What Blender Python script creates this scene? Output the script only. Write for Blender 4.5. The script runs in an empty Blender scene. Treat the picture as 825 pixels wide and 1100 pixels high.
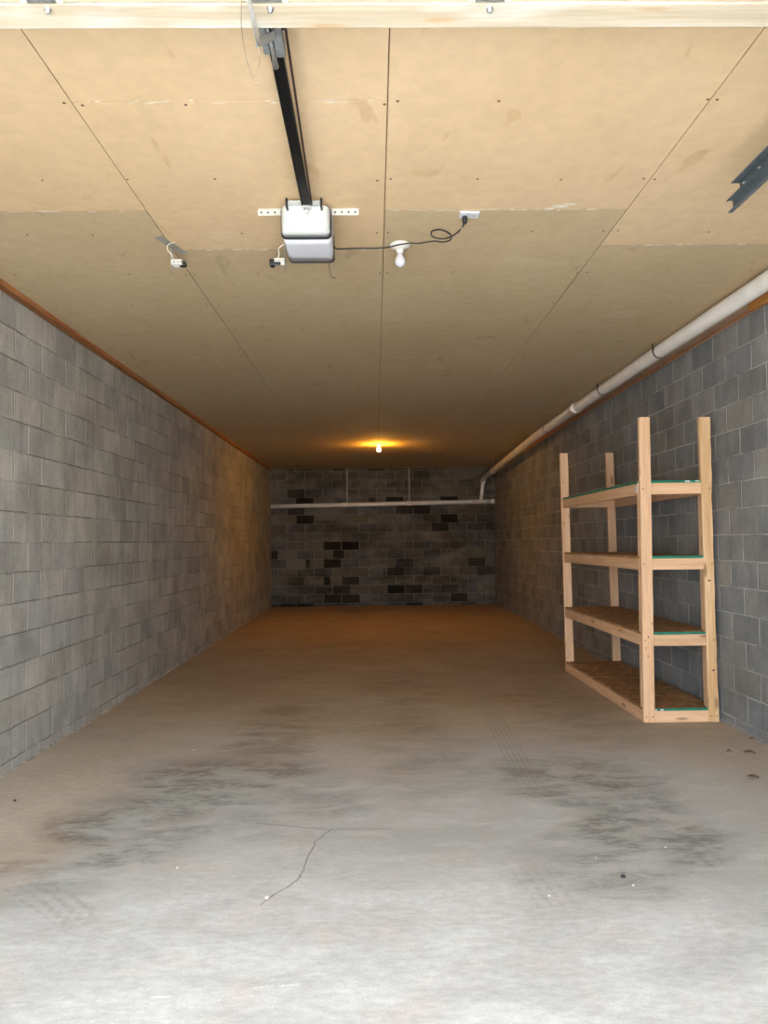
import bpy, bmesh, math, random
from mathutils import Vector, Matrix
random.seed(7)
S = bpy.context.scene
COL = S.collection
PI = math.pi
XL, XR, YB, YF, H, HT = -2.337, 2.716, 17.12, -0.60, 3.10, 3.039

# ------------------------------------------------------------------ node helper
class NT:
    def __init__(s, name, rough=0.8, spec=0.3, metal=0.0):
        s.m = bpy.data.materials.new(name); s.m.use_nodes = True
        s.t = s.m.node_tree; s.n = s.t.nodes; s.l = s.t.links
        s.b = s.n['Principled BSDF']
        s.b.inputs['Roughness'].default_value = rough
        s.b.inputs['Specular IOR Level'].default_value = spec
        s.b.inputs['Metallic'].default_value = metal
        s._c = None
    def put(s, sock, v):
        if isinstance(v, bpy.types.NodeSocket): s.l.new(v, sock)
        elif v is not None:
            if isinstance(v, (tuple, list)) and len(v) == 3 and sock.type == 'RGBA': v = (*v, 1)
            if isinstance(v, (tuple, list)) and len(v) == 4 and sock.type == 'VECTOR': v = v[:3]
            sock.default_value = v
    def M(s, op, a, b=None, c=None, clamp=False):
        n = s.n.new('ShaderNodeMath'); n.operation = op; n.use_clamp = clamp
        for i, v in enumerate((a, b, c)):
            if v is not None: s.put(n.inputs[i], v)
        return n.outputs[0]
    def co(s):
        if s._c is None: s._c = s.n.new('ShaderNodeTexCoord').outputs['Object']
        return s._c
    def sep(s, v):
        n = s.n.new('ShaderNodeSeparateXYZ'); s.put(n.inputs[0], v); return n.outputs
    def comb(s, x, y, z):
        n = s.n.new('ShaderNodeCombineXYZ')
        for i, v in enumerate((x, y, z)): s.put(n.inputs[i], v)
        return n.outputs[0]
    def map(s, v, scale=(1, 1, 1), loc=(0, 0, 0)):
        n = s.n.new('ShaderNodeMapping'); s.put(n.inputs['Vector'], v)
        n.inputs['Scale'].default_value = scale; n.inputs['Location'].default_value = loc
        return n.outputs[0]
    def noise(s, v, scale, detail=4, rough=0.55, dist=0):
        n = s.n.new('ShaderNodeTexNoise'); s.put(n.inputs['Vector'], v)
        n.inputs['Scale'].default_value = scale; n.inputs['Detail'].default_value = detail
        n.inputs['Roughness'].default_value = rough; n.inputs['Distortion'].default_value = dist
        return n.outputs['Fac']
    def white(s, v):
        n = s.n.new('ShaderNodeTexWhiteNoise'); n.noise_dimensions = '3D'; s.put(n.inputs['Vector'], v)
        return n.outputs['Value']
    def vor(s, v, scale):
        n = s.n.new('ShaderNodeTexVoronoi'); s.put(n.inputs['Vector'], v); n.inputs['Scale'].default_value = scale
        return n.outputs
    def ss(s, v, a, b, lo=0.0, hi=1.0):
        n = s.n.new('ShaderNodeMapRange'); n.interpolation_type = 'SMOOTHSTEP'
        s.put(n.inputs['Value'], v)
        if a > b: a, b, lo, hi = b, a, hi, lo
        n.inputs['From Min'].default_value = a; n.inputs['From Max'].default_value = b
        n.inputs['To Min'].default_value = lo; n.inputs['To Max'].default_value = hi
        return n.outputs[0]
    def mix(s, f, a, b, mode='MIX'):
        n = s.n.new('ShaderNodeMix'); n.data_type = 'RGBA'; n.blend_type = mode
        s.put(n.inputs[0], f); s.put(n.inputs[6], a); s.put(n.inputs[7], b)
        return n.outputs[2]
    def scale(s, col, f):
        n = s.n.new('ShaderNodeVectorMath'); n.operation = 'SCALE'
        s.put(n.inputs[0], col); s.put(n.inputs['Scale'], f); return n.outputs[0]
    def color(s, c): s.put(s.b.inputs['Base Color'], c)
    def bump(s, h, strength=0.5, dist=0.01):
        n = s.n.new('ShaderNodeBump'); n.inputs['Strength'].default_value = strength
        n.inputs['Distance'].default_value = dist; s.put(n.inputs['Height'], h)
        s.l.new(n.outputs[0], s.b.inputs['Normal'])

def rgb(*c): return (*c, 1.0)

def simple(name, col, rough=0.6, spec=0.4, metal=0.0, var=0.12, nscale=30):
    t = NT(name, rough, spec, metal)
    n = t.noise(t.co(), nscale, 4)
    t.color(t.scale(rgb(*col)[:3], t.ss(n, 0.3, 0.7, 1 - var, 1 + var)))
    return t.m

# ------------------------------------------------------------------ block walls
def block_mat(name, axis, u0, base, warm, var, mortar, mort_vis, p_dark=0.0, soot=0.0, half=0.3, efflo=0.25, mw=0.005):
    t = NT(name, 0.92, 0.15)
    x, y, z = t.sep(t.co())
    h = x if axis == 'X' else y
    wob = t.M('MULTIPLY', t.M('SUBTRACT', t.noise(t.co(), 9, 2), 0.5), 0.012)
    zr = t.M('DIVIDE', t.M('SUBTRACT', HT, t.M('ADD', z, wob)), 0.198)
    row = t.M('FLOOR', zr); fz = t.M('FRACT', zr)
    u = t.M('ADD', t.M('DIVIDE', t.M('SUBTRACT', t.M('ADD', h, wob), u0), 0.4064), t.M('MULTIPLY', t.M('FLOORED_MODULO', row, 2), 0.5))
    cell = t.M('FLOOR', u); fu = t.M('FRACT', u)
    r1 = t.white(t.comb(cell, row, 0.37)); r2 = t.white(t.comb(cell, row, 5.1)); r3 = t.white(t.comb(cell, row, 9.7))
    dz = t.M('MULTIPLY', t.M('MINIMUM', fz, t.M('SUBTRACT', 1, fz)), 0.198)
    du = t.M('MULTIPLY', t.M('MINIMUM', fu, t.M('SUBTRACT', 1, fu)), 0.4064)
    mz = t.ss(dz, mw * 1.5, mw * .55); mu = t.ss(du, mw * 2.0, mw * .9)
    # a scored half joint on some of the blocks
    dh = t.M('MULTIPLY', t.M('ABSOLUTE', t.M('SUBTRACT', fu, 0.5)), 0.4064)
    mh = t.M('MULTIPLY', t.ss(dh, 0.006, 0.002), t.M('GREATER_THAN', r2, 1 - half))
    # half a block can be a shade of its own
    side = t.M('MULTIPLY', t.M('GREATER_THAN', fu, 0.5), t.M('GREATER_THAN', r2, 1 - half))
    r1b = t.white(t.comb(t.M('ADD', cell, t.M('MULTIPLY', side, 0.5)), row, 2.2))
    shade = t.ss(t.M('ADD', t.M('MULTIPLY', r1, .6), t.M('MULTIPLY', r1b, .4)), 0, 1, 1 - var, 1 + var)
    blot = t.noise(t.co(), 2.2, 5, 0.6)
    grain = t.noise(t.co(), 55, 5, 0.7)
    st = t.noise(t.map(t.co(), (9, 9, 2.6)), 1.0, 4, .6)
    c = t.mix(t.ss(r3, 0.1, 0.9), base, warm)
    f = t.M('MULTIPLY', shade, t.ss(blot, 0.3, 0.7, 0.82, 1.15))
    f = t.M('MULTIPLY', f, t.ss(grain, 0.3, 0.7, 0.90, 1.10))
    f = t.M('MULTIPLY', f, t.ss(st, 0.3, 0.7, 0.90, 1.08))
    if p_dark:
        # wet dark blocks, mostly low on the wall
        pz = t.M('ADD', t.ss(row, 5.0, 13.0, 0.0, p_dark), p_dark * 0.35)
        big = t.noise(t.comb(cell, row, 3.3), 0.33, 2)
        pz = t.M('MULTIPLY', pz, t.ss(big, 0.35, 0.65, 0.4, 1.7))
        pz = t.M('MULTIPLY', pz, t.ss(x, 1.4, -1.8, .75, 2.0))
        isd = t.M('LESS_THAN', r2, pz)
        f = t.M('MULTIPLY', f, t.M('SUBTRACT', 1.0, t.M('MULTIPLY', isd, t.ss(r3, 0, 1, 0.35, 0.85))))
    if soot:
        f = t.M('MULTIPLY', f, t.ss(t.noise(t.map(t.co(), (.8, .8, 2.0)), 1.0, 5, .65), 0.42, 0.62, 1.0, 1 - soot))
    c = t.scale(c, f)
    # pale lime bloom
    ef = t.M('MULTIPLY', t.ss(t.noise(t.map(t.co(), (5, 5, 3), (3, 1, 2)), 1.2, 6, .7), 0.60, 0.74), t.ss(t.noise(t.co(), .7, 2), .45, .65))
    c = t.mix(t.M('MULTIPLY', ef, efflo), c, rgb(.52, .52, .50))
    # mortar: bed joints and head joints
    gap = t.noise(t.co(), 3.1, 3)
    mm = t.M('MULTIPLY', t.M('MAXIMUM', t.M('MULTIPLY', mz, mort_vis[0]), t.M('MULTIPLY', mu, mort_vis[1])), t.ss(gap, 0.34, 0.56, 0.30, 1.0))
    c = t.mix(mm, c, mortar)
    # joint shadow painted as a dark hairline along the struck-back bed joints
    dk = t.ss(t.M('ABSOLUTE', t.M('SUBTRACT', dz, mw * 0.2)), 0.005, 0.001)
    dk = t.M('MULTIPLY', dk, t.ss(t.noise(t.co(), 1.7, 3), .42, .55, 0.0, mort_vis[2]))
    dj = t.M('MULTIPLY', t.ss(t.M('ABSOLUTE', t.M('SUBTRACT', du, mw * 2.1)), .006, .002), t.ss(r3, .35, .6, 0.0, .55))  # shade line painted beside some head joints
    dk = t.M('MAXIMUM', dk, dj)
    c = t.mix(t.M('MAXIMUM', dk, t.M('MULTIPLY', mh, .35)), c, t.scale(base, 0.45))
    t.color(c)
    hgt = t.M('ADD', t.M('MULTIPLY', t.M('MAXIMUM', t.M('MAXIMUM', mz, mu), t.M('MULTIPLY', mh, .6)), -0.6), t.M('MULTIPLY', grain, 0.5))
    hgt = t.M('ADD', hgt, t.M('MULTIPLY', r1, 0.12))
    t.bump(hgt, 0.7, 0.012)
    return t.m

M = {}
M['wall_l'] = block_mat('block_left', 'Y', 4.727 - .4064 * 0, rgb(.385, .388, .370), rgb(.415, .402, .360), .12, rgb(.68, .67, .63), (.22, .85, .8), half=.40, efflo=.45)
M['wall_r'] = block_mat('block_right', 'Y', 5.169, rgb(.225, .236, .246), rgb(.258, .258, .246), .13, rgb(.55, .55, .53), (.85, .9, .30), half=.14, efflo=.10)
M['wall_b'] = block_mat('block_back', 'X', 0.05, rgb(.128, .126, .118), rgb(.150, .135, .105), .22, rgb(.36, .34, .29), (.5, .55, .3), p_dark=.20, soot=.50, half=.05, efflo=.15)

# ------------------------------------------------------------------ ceiling board
def board_mat(name, c1, c2, stain):
    t = NT(name, 0.9, 0.12)
    co = t.co()
    n1 = t.noise(t.map(co, (1, .55, 1)), 1.1, 5, .6); n2 = t.noise(co, 14, 4, .6); n3 = t.noise(t.map(co, (6, 2.2, 1)), 1.0, 3, .5, .6)
    c = t.mix(t.ss(n1, .32, .68), c1, c2)
    c = t.mix(t.M('MULTIPLY', t.ss(n3, .645, .72), .38), c, stain)
    wm = t.noise(t.map(co, (1.5, 2.6, 1), (4, 2, 0)), 1.0, 4, .5)
    c = t.mix(t.M('MULTIPLY', t.ss(wm, .64, .74), .16), c, rgb(.75, .68, .55))
    c = t.scale(c, t.ss(n2, .25, .75, .95, 1.05))
    t.color(c); t.bump(n2, .12, .004)
    return t.m
M['board_front'] = board_mat('gypsum_board_tan', rgb(.61, .455, .275), rgb(.66, .50, .32), rgb(.42, .27, .13))
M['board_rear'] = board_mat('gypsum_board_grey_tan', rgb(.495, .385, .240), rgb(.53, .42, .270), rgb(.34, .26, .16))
M['screw'] = simple('screw_rust', (.12, .07, .04), .7)
M['gap'] = simple('seam_dark', (.22, .13, .06), .9)
M['mud'] = simple('joint_compound', (.72, .66, .55), .85)

# ------------------------------------------------------------------ floor
def floor_mat():
    t = NT('concrete_floor', .72, .25)
    co = t.co(); x, y, z = t.sep(co)
    n_big = t.noise(co, .9, 5, .6); n_mid = t.noise(t.map(co, (2.2, 5, 1)), 1, 6, .65, .4); n_f = t.noise(t.map(co, (16, 34, 1)), 1, 5, .7)
    n_hf = t.noise(co, 120, 3, .7)
    grey = t.mix(t.ss(n_mid, .35, .65), rgb(.475, .48, .47), rgb(.575, .585, .58))
    grey = t.mix(t.M('MULTIPLY', t.ss(t.noise(co, 3.3, 3), .5, .7), .4), grey, rgb(.57, .50, .45))
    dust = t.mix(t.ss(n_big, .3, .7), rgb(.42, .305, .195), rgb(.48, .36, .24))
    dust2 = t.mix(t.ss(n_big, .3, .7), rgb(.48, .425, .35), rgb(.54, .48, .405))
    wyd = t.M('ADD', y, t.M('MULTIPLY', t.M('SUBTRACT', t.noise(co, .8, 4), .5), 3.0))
    dust = t.mix(t.ss(wyd, 4.6, 7.5), dust2, dust)  # real dust, but browner with depth: lamp's orange tone put into its colour
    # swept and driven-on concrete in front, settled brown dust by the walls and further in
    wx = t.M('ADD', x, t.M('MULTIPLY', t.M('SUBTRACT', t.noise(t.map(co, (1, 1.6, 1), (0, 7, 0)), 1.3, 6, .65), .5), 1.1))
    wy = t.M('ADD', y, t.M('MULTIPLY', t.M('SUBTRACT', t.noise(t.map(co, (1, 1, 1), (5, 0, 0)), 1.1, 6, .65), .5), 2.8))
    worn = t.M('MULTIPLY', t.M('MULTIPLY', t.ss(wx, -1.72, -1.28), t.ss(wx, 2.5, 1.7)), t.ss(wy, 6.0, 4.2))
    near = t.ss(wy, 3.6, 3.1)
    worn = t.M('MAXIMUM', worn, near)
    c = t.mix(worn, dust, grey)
    # tyre dirt
    def blob(cx, cy, rx, ry, k):
        dx = t.M('DIVIDE', t.M('SUBTRACT', wx, cx), rx); dy = t.M('DIVIDE', t.M('SUBTRACT', t.M('ADD', y, t.M('MULTIPLY', t.M('SUBTRACT', n_mid, .5), .8)), cy), ry)
        d = t.M('ADD', t.M('MULTIPLY', dx, dx), t.M('MULTIPLY', dy, dy))
        return t.M('MULTIPLY', t.ss(d, 2.1, 0.0), k)
    bl = None
    for b in ((-1.0, 4.70, .50, .42, .95), (-1.30, 3.95, .40, .60, .80), (-1.50, 3.4, .45, .35, .65), (-.75, 5.9, .28, 1.0, .60), (-.5, 4.3, .4, .5, .35),
              (1.20, 4.6, .45, .5, .70), (1.30, 3.75, .35, .5, .80), (.95, 3.35, .32, .28, .70), (1.55, 3.3, .4, .3, .35),
              (.30, 5.4, .32, 1.1, .38), (.25, 7.6, .35, .9, .35), (-.4, 15.8, .25, .25, .9), (0, 10.5, 1.2, .5, .35), (.2, 3.6, .5, .3, .22), (1.6, 6.4, .4, 1.2, .3)):
        v = blob(*b); bl = v if bl is None else t.M('MAXIMUM', bl, v)
    tex = t.M('MULTIPLY', t.ss(n_f, .32, .62, .42, 1.1), t.ss(n_mid, .32, .60, .42, 1.1))
    patch = t.noise(t.map(co, (1.6, 3.2, 1), (11, 4, 0)), 1.6, 6, .68, .5)
    tex = t.M('MULTIPLY', tex, t.ss(patch, .35, .58, .35, 1.0))
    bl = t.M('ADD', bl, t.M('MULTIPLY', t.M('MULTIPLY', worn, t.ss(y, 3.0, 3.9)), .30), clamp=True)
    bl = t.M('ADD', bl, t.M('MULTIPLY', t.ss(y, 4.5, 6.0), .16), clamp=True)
    dirt = t.M('MULTIPLY', bl, tex)
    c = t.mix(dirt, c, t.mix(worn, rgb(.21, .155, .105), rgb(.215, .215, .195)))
    # general mottling
    c = t.scale(c, t.M('MULTIPLY', t.ss(n_f, .3, .7, .88, 1.10), t.ss(n_hf, .3, .7, .92, 1.07)))
    c = t.mix(t.M('MULTIPLY', t.ss(t.noise(t.map(co, (5, 12, 1), (9, 3, 0)), 1, 5, .7), .62, .74), .45), c, rgb(.68, .67, .64))
    c = t.mix(t.M('MULTIPLY', t.ss(t.noise(t.map(co, (7, 13, 1), (2, 8, 0)), 1, 4, .7), .66, .76), t.M('MULTIPLY', near, .35)), c, rgb(.40, .33, .27))
    # tyre tread print running into the room
    def tread(x0, y0, x1, y1, w, n, k, sq):
        L = math.hypot(x1 - x0, y1 - y0); ux, uy = (x1 - x0) / L, (y1 - y0) / L
        dx = t.M('SUBTRACT', x, x0); dy = t.M('SUBTRACT', y, y0)
        a = t.M('ADD', t.M('MULTIPLY', dx, ux), t.M('MULTIPLY', dy, uy)); p = t.M('ADD', t.M('MULTIPLY', dx, -uy), t.M('MULTIPLY', dy, ux))
        ms = t.M('MULTIPLY', t.M('MULTIPLY', t.ss(a, 0, .05), t.ss(a, L, L - .1)), t.ss(t.M('ABSOLUTE', p), w, w * .9))
        gr = t.ss(t.M('SINE', t.M('MULTIPLY', p, n * PI / w)), -.2, .6)
        if sq: gr = t.M('MULTIPLY', gr, t.ss(t.M('SINE', t.M('MULTIPLY', a, 90)), -.8, .2))
        return t.M('MULTIPLY', t.M('MULTIPLY', ms, gr), t.M('MULTIPLY', t.ss(n_big, .3, .6, .5, 1.0), k))
    for a_ in ((.90, 4.35, .98, 7.3, .085, 5, .32, False), (.66, 3.4, .72, 2.95, .10, 4, .25, True), (-1.55, 3.35, -1.10, 2.95, .10, 4, .22, True), (-1.36, 3.2, -1.1, 2.9, .08, 3, .30, True)):
        c = t.mix(tread(*a_), c, rgb(.26, .23, .19))
    # cracks (polyline distance)
    def seg(px, py, qx, qy, wv):
        L = math.hypot(qx - px, qy - py); ux, uy = (qx - px) / L, (qy - py) / L
        w_ = t.M('MULTIPLY', t.M('SUBTRACT', t.noise(co, 22, 3), .5), wv)
        dx = t.M('SUBTRACT', t.M('ADD', x, w_), px); dy = t.M('SUBTRACT', y, py)
        a = t.M('MINIMUM', t.M('MAXIMUM', t.M('ADD', t.M('MULTIPLY', dx, ux), t.M('MULTIPLY', dy, uy)), 0), L)
        ex = t.M('SUBTRACT', dx, t.M('MULTIPLY', a, ux)); ey = t.M('SUBTRACT', dy, t.M('MULTIPLY', a, uy))
        return t.M('SQRT', t.M('ADD', t.M('MULTIPLY', ex, ex), t.M('MULTIPLY', ey, ey)))
    pts = [(-.233, 3.848), (-.297, 3.709), (-.323, 3.506), (-.338, 3.315), (-.369, 3.236), (-.422, 3.163), (-.470, 3.07)]
    d = None
    for p, q in zip(pts, pts[1:]):
        s_ = seg(*p, *q, .03); d = s_ if d is None else t.M('MINIMUM', d, s_)
    crk = t.ss(d, .0042, .0018)
    d2 = t.M('MINIMUM', seg(-.62, 3.95, -.26, 3.85, .02), seg(-.26, 3.85, .06, 3.845, .02))
    crk = t.M('MAXIMUM', crk, t.M('MULTIPLY', t.ss(d2, .014, .004), .45))
    c = t.mix(t.M('MULTIPLY', crk, .8), c, rgb(.16, .14, .12))
    d3 = t.M('MINIMUM', seg(-1.25, 2.43, -.62, 2.47, .16), seg(-.62, 2.47, -.2, 2.53, .16))
    c = t.mix(t.M('MULTIPLY', t.M('MULTIPLY', t.ss(d3, .010, .002), .45), t.ss(t.noise(co, 11, 3), .48, .6)), c, rgb(.80, .78, .74))
    t.color(c)
    t.bump(t.M('ADD', t.M('MULTIPLY', n_f, .5), t.M('ADD', t.M('MULTIPLY', n_hf, .25), t.M('MULTIPLY', crk, -1))), .25, .006)
    t.put(t.b.inputs['Roughness'], t.ss(n_mid, .3, .7, .62, .85))
    return t.m
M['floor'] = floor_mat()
M['apron'] = simple('concrete_apron', (.50, .48, .45), .85, nscale=3)

# ------------------------------------------------------------------ wood, metal, plastic
def wood_mat(name, axis, c1, c2, knot=rgb(.22, .10, .045), knots=True, blue=0.0):
    t = NT(name, .68, .25)
    sc = [22, 22, 22]; sc['XYZ'.index(axis)] = 1.1
    inf = t.n.new('ShaderNodeObjectInfo').outputs['Random']
    off = t.comb(t.M('MULTIPLY', inf, 31), t.M('MULTIPLY', inf, 17), t.M('MULTIPLY', inf, 53))
    va = t.n.new('ShaderNodeVectorMath'); va.operation = 'ADD'; t.put(va.inputs[0], t.co()); t.put(va.inputs[1], off)
    p = va.outputs[0]
    g = t.noise(t.map(p, sc), 1.0, 5, .6, .8); g2 = t.noise(t.map(p, [v * 4 for v in sc]), 1.0, 3, .6)
    c = t.mix(t.ss(g, .32, .68), c1, c2)
    c = t.scale(c, t.M('MULTIPLY', t.ss(g2, .3, .7, .93, 1.06), t.M('ADD', .92, t.M('MULTIPLY', inf, .16))))
    if knots:
        ks = [14, 14, 14]; ks['XYZ'.index(axis)] = 3.2
        dist, colr, _ = t.vor(t.map(p, ks), 1.0)[:3]
        keep = t.M('GREATER_THAN', t.sep(colr)[0], .72)
        c = t.mix(t.M('MULTIPLY', t.M('MULTIPLY', t.ss(dist, .26, .08), keep), .75), c, knot)
        ks2 = [30, 30, 30]; ks2['XYZ'.index(axis)] = 9
        d2, c2_, _ = t.vor(t.map(p, ks2), 1.0)[:3]
        c = t.mix(t.M('MULTIPLY', t.M('MULTIPLY', t.ss(d2, .14, .07), t.M('GREATER_THAN', t.sep(c2_)[1], .88)), .9), c, rgb(.05, .03, .02))
    if blue:
        c = t.mix(t.M('MULTIPLY', t.ss(t.noise(t.map(p, (2, 9, 9)), 1, 3), .50, .66), blue), c, rgb(.60, .62, .58))
    t.color(c); t.bump(g2, .15, .003)
    return t.m
pine1, pine2 = rgb(.66, .40, .225), rgb(.76, .50, .31)
for a in 'XYZ': M['pine_' + a] = wood_mat('pine_' + a, a, pine1, pine2)
M['pine_wane'] = wood_mat('pine_bark_edge', 'Z', rgb(.62, .38, .18), rgb(.78, .55, .33))
M['bark'] = simple('bark', (.16, .09, .05), .9)
M['plate_red'] = wood_mat('sill_plate_red_brown', 'Y', rgb(.34, .125, .045), rgb(.48, .21, .085), knots=False)
M['plate_pale'] = wood_mat('sill_plate_pale', 'Y', rgb(.36, .24, .17), rgb(.45, .31, .22), knots=False)
M['plate_brown'] = wood_mat('sill_plate_brown', 'Y', rgb(.17, .075, .030), rgb(.30, .135, .055), knots=False)
M['orange_wood'] = wood_mat('orange_blocking', 'Y', rgb(.45, .19, .045), rgb(.55, .25, .07), knots=False)
M['door_wood'] = wood_mat('door_rail_wood', 'X', rgb(.43, .365, .265), rgb(.50, .44, .335), rgb(.45, .30, .16), True, .6)
M['door_panel'] = wood_mat('door_panel_wood', 'X', rgb(.55, .50, .37), rgb(.62, .57, .43), knots=False)

def osb_mat():
    t = NT('oriented_strand_board', .75, .2)
    d, c, _ = t.vor(t.map(t.co(), (26, 14, 20)), 1.0)[:3]
    r = t.sep(c)
    col = t.mix(r[0], rgb(.30, .155, .065), rgb(.50, .29, .14))
    n = t.noise(t.map(t.co(), (3, 18, 3)), 1.0, 4, .6)
    col = t.scale(col, t.ss(n, .3, .7, .7, 1.2))
    t.color(col); t.bump(r[0], .15, .002)
    return t.m
M['osb'] = osb_mat()
M['green'] = simple('green_edge_sealer', (.012, .20, .125), .6, var=.25, nscale=12)
M['tag'] = simple('white_paper_tag', (.72, .72, .70), .7, var=.03)
M['black_steel'] = simple('black_rail_steel', (.006, .006, .006), .55, .25, .0)
M['belt'] = simple('dark_brown_belt', (.040, .018, .014), .7)
M['galv'] = simple('galvanised_steel', (.46, .48, .48), .42, .5, .75, .18, 60)
M['galv_pale'] = simple('pale_galvanised_strap', (.62, .63, .60), .5, .5, .35, .1, 60)
M['grey_steel'] = simple('grey_trolley_steel', (.30, .33, .34), .45, .5, .5)
M['track'] = simple('door_track_steel', (.125, .155, .175), .5, .4, .4)
M['hole'] = simple('punched_hole', (.05, .045, .04), .9)
M['plastic_white'] = simple('white_plastic', (.64, .665, .72), .35, .5, var=.02)
M['lens'] = simple('milky_lens', (.56, .58, .57), .28, .5, var=.02)
M['lens'].node_tree.nodes['Principled BSDF'].inputs['Subsurface Weight'].default_value = 0.15
M['black_plastic'] = simple('black_plastic', (.015, .015, .018), .4, .5)
M['porcelain'] = simple('white_porcelain', (.70, .69, .65), .25, .5, var=.02)
M['bulb_glass'] = simple('frosted_bulb', (.55, .56, .60), .25, .5, var=.01)
M['pvc'] = simple('white_pvc_pipe', (.86, .85, .80), .42, .45, var=.06, nscale=5)
M['pvc_band'] = simple('pvc_coupling', (.88, .87, .82), .4, .45, var=.04)
M['dark_iron'] = simple('dark_iron_strap', (.06, .055, .05), .6)
M['strap_grey'] = simple('grey_strap', (.35, .34, .31), .5, .4, .3)
M['copper'] = simple('wire_white', (.75, .70, .62), .5)
M['wire_tan'] = simple('wire_dull', (.30, .24, .17), .6)
M['cable'] = simple('black_cable', (.03, .028, .028), .55)
M['leaf'] = simple('dry_leaf', (.20, .11, .06), .8, var=.3)
M['pebble'] = simple('dark_pebble', (.05, .05, .05), .8)
M['chip'] = simple('white_chip', (.85, .83, .78), .8)
t = NT('lit_bulb', .4)
t.color(rgb(1, .8, .5)); t.put(t.b.inputs['Emission Color'], rgb(1.0, .42, .035)); t.b.inputs['Emission Strength'].default_value = 235.0
M['lit'] = t.m

# ------------------------------------------------------------------ mesh helpers
def add_box(bm, x0, x1, y0, y1, z0, z1, mi=0, top=None):
    """top=(dx,dy) shears the upper face"""
    dx, dy = top or (0, 0)
    v = [bm.verts.new(p) for p in ((x0, y0, z0), (x1, y0, z0), (x1, y1, z0), (x0, y1, z0), (x0 + dx, y0 + dy, z1), (x1 + dx, y0 + dy, z1), (x1 + dx, y1 + dy, z1), (x0 + dx, y1 + dy, z1))]
    fs = [bm.faces.new([v[i] for i in f]) for f in ((0, 3, 2, 1), (4, 5, 6, 7), (0, 1, 5, 4), (1, 2, 6, 5), (2, 3, 7, 6), (3, 0, 4, 7))]
    for f in fs: f.material_index = mi
    return v
def add_tube(bm, pts, r, seg=10, mi=0, cap=True):
    pts = [Vector(p) for p in pts]; rings = []
    rr = r if isinstance(r, (list, tuple)) else [r] * len(pts)
    d0 = (pts[1] - pts[0]).normalized()
    up = Vector((0, 0, 1)) if abs(d0.z) < .9 else Vector((1, 0, 0))
    n = d0.cross(up).normalized()
    for i, p in enumerate(pts):
        if i == 0: d = pts[1] - p
        elif i == len(pts) - 1: d = p - pts[-2]
        else: d = (pts[i + 1] - p).normalized() + (p - pts[i - 1]).normalized()
        d.normalize(); n = (n - d * n.dot(d)).normalized(); b = d.cross(n)
        rings.append([bm.verts.new(p + (n * math.cos(2 * PI * k / seg) + b * math.sin(2 * PI * k / seg)) * rr[i]) for k in range(seg)])
    for a, c in zip(rings, rings[1:]):
        for k in range(seg):
            f = bm.faces.new((a[k], a[(k + 1) % seg], c[(k + 1) % seg], c[k])); f.material_index = mi; f.smooth = True
    if cap:
        for q in (rings[0][::-1], rings[-1]):
            f = bm.faces.new(q); f.material_index = mi
def add_lathe(bm, cx, cy, prof, seg=28, mi=0):
    rings = []
    for r, z in prof:
        rings.append([bm.verts.new((cx + max(r, 1e-5) * math.cos(2 * PI * k / seg), cy + max(r, 1e-5) * math.sin(2 * PI * k / seg), z)) for k in range(seg)])
    for a, c in zip(rings, rings[1:]):
        for k in range(seg):
            f = bm.faces.new((a[k], a[(k + 1) % seg], c[(k + 1) % seg], c[k])); f.material_index = mi; f.smooth = True
    bm.faces.new(rings[0][::-1]); bm.faces.new(rings[-1])
def bar(bm, p, q, side, w, th, mi=0):
    p, q = Vector(p), Vector(q); d = (q - p).normalized(); s_ = Vector(side); s_ = (s_ - d * s_.dot(d)).normalized() * w / 2; t2 = d.cross(s_).normalized() * th / 2
    vs = [bm.verts.new(a + i * s_ + j * t2) for a in (p, q) for i in (-1, 1) for j in (-1, 1)]
    for f in ((0, 1, 3, 2), (4, 6, 7, 5), (0, 4, 5, 1), (2, 3, 7, 6), (0, 2, 6, 4), (1, 5, 7, 3)): bm.faces.new([vs[i] for i in f]).material_index = mi
def bezier(pts, n=10):
    """Catmull-Rom through pts"""
    P = [Vector(p) for p in pts]; P = [P[0] * 2 - P[1]] + P + [P[-1] * 2 - P[-2]]; out = []
    for i in range(1, len(P) - 2):
        for k in range(n):
            u = k / n
            out.append(.5 * ((2 * P[i]) + (P[i + 1] - P[i - 1]) * u + (2 * P[i - 1] - 5 * P[i] + 4 * P[i + 1] - P[i + 2]) * u * u + (3 * P[i] - P[i - 1] - 3 * P[i + 1] + P[i + 2]) * u ** 3))
    out.append(P[-2]); return out
def obj(name, bm, mats, parent=None, bevel=0, seg=2):
    me = bpy.data.meshes.new(name); bmesh.ops.recalc_face_normals(bm, faces=bm.faces); bm.to_mesh(me); bm.free()
    for m in (mats if isinstance(mats, (list, tuple)) else [mats]): me.materials.append(M[m] if isinstance(m, str) else m)
    o = bpy.data.objects.new(name, me); COL.objects.link(o)
    if parent:
        o.parent = parent; o.matrix_parent_inverse = parent.matrix_world.inverted() if False else Matrix.Translation(-parent.location)
    if bevel:
        b = o.modifiers.new('bevel', 'BEVEL'); b.width = bevel; b.segments = seg; b.limit_method = 'ANGLE'; b.angle_limit = math.radians(40)
    return o
def boxo(name, dims, mats, parent=None, bevel=0, top=None):
    bm = bmesh.new(); add_box(bm, *dims, top=top); return obj(name, bm, mats, parent, bevel)
def tag(o, label, cat, group=None, kind=None):
    o['label'] = label; o['category'] = cat
    if group: o['group'] = group
    if kind: o['kind'] = kind
    return o
def thing(name, label, cat, loc, group=None):
    o = bpy.data.objects.new(name, None); COL.objects.link(o); o.location = loc; o.empty_display_size = .1
    return tag(o, label, cat, group)

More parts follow.
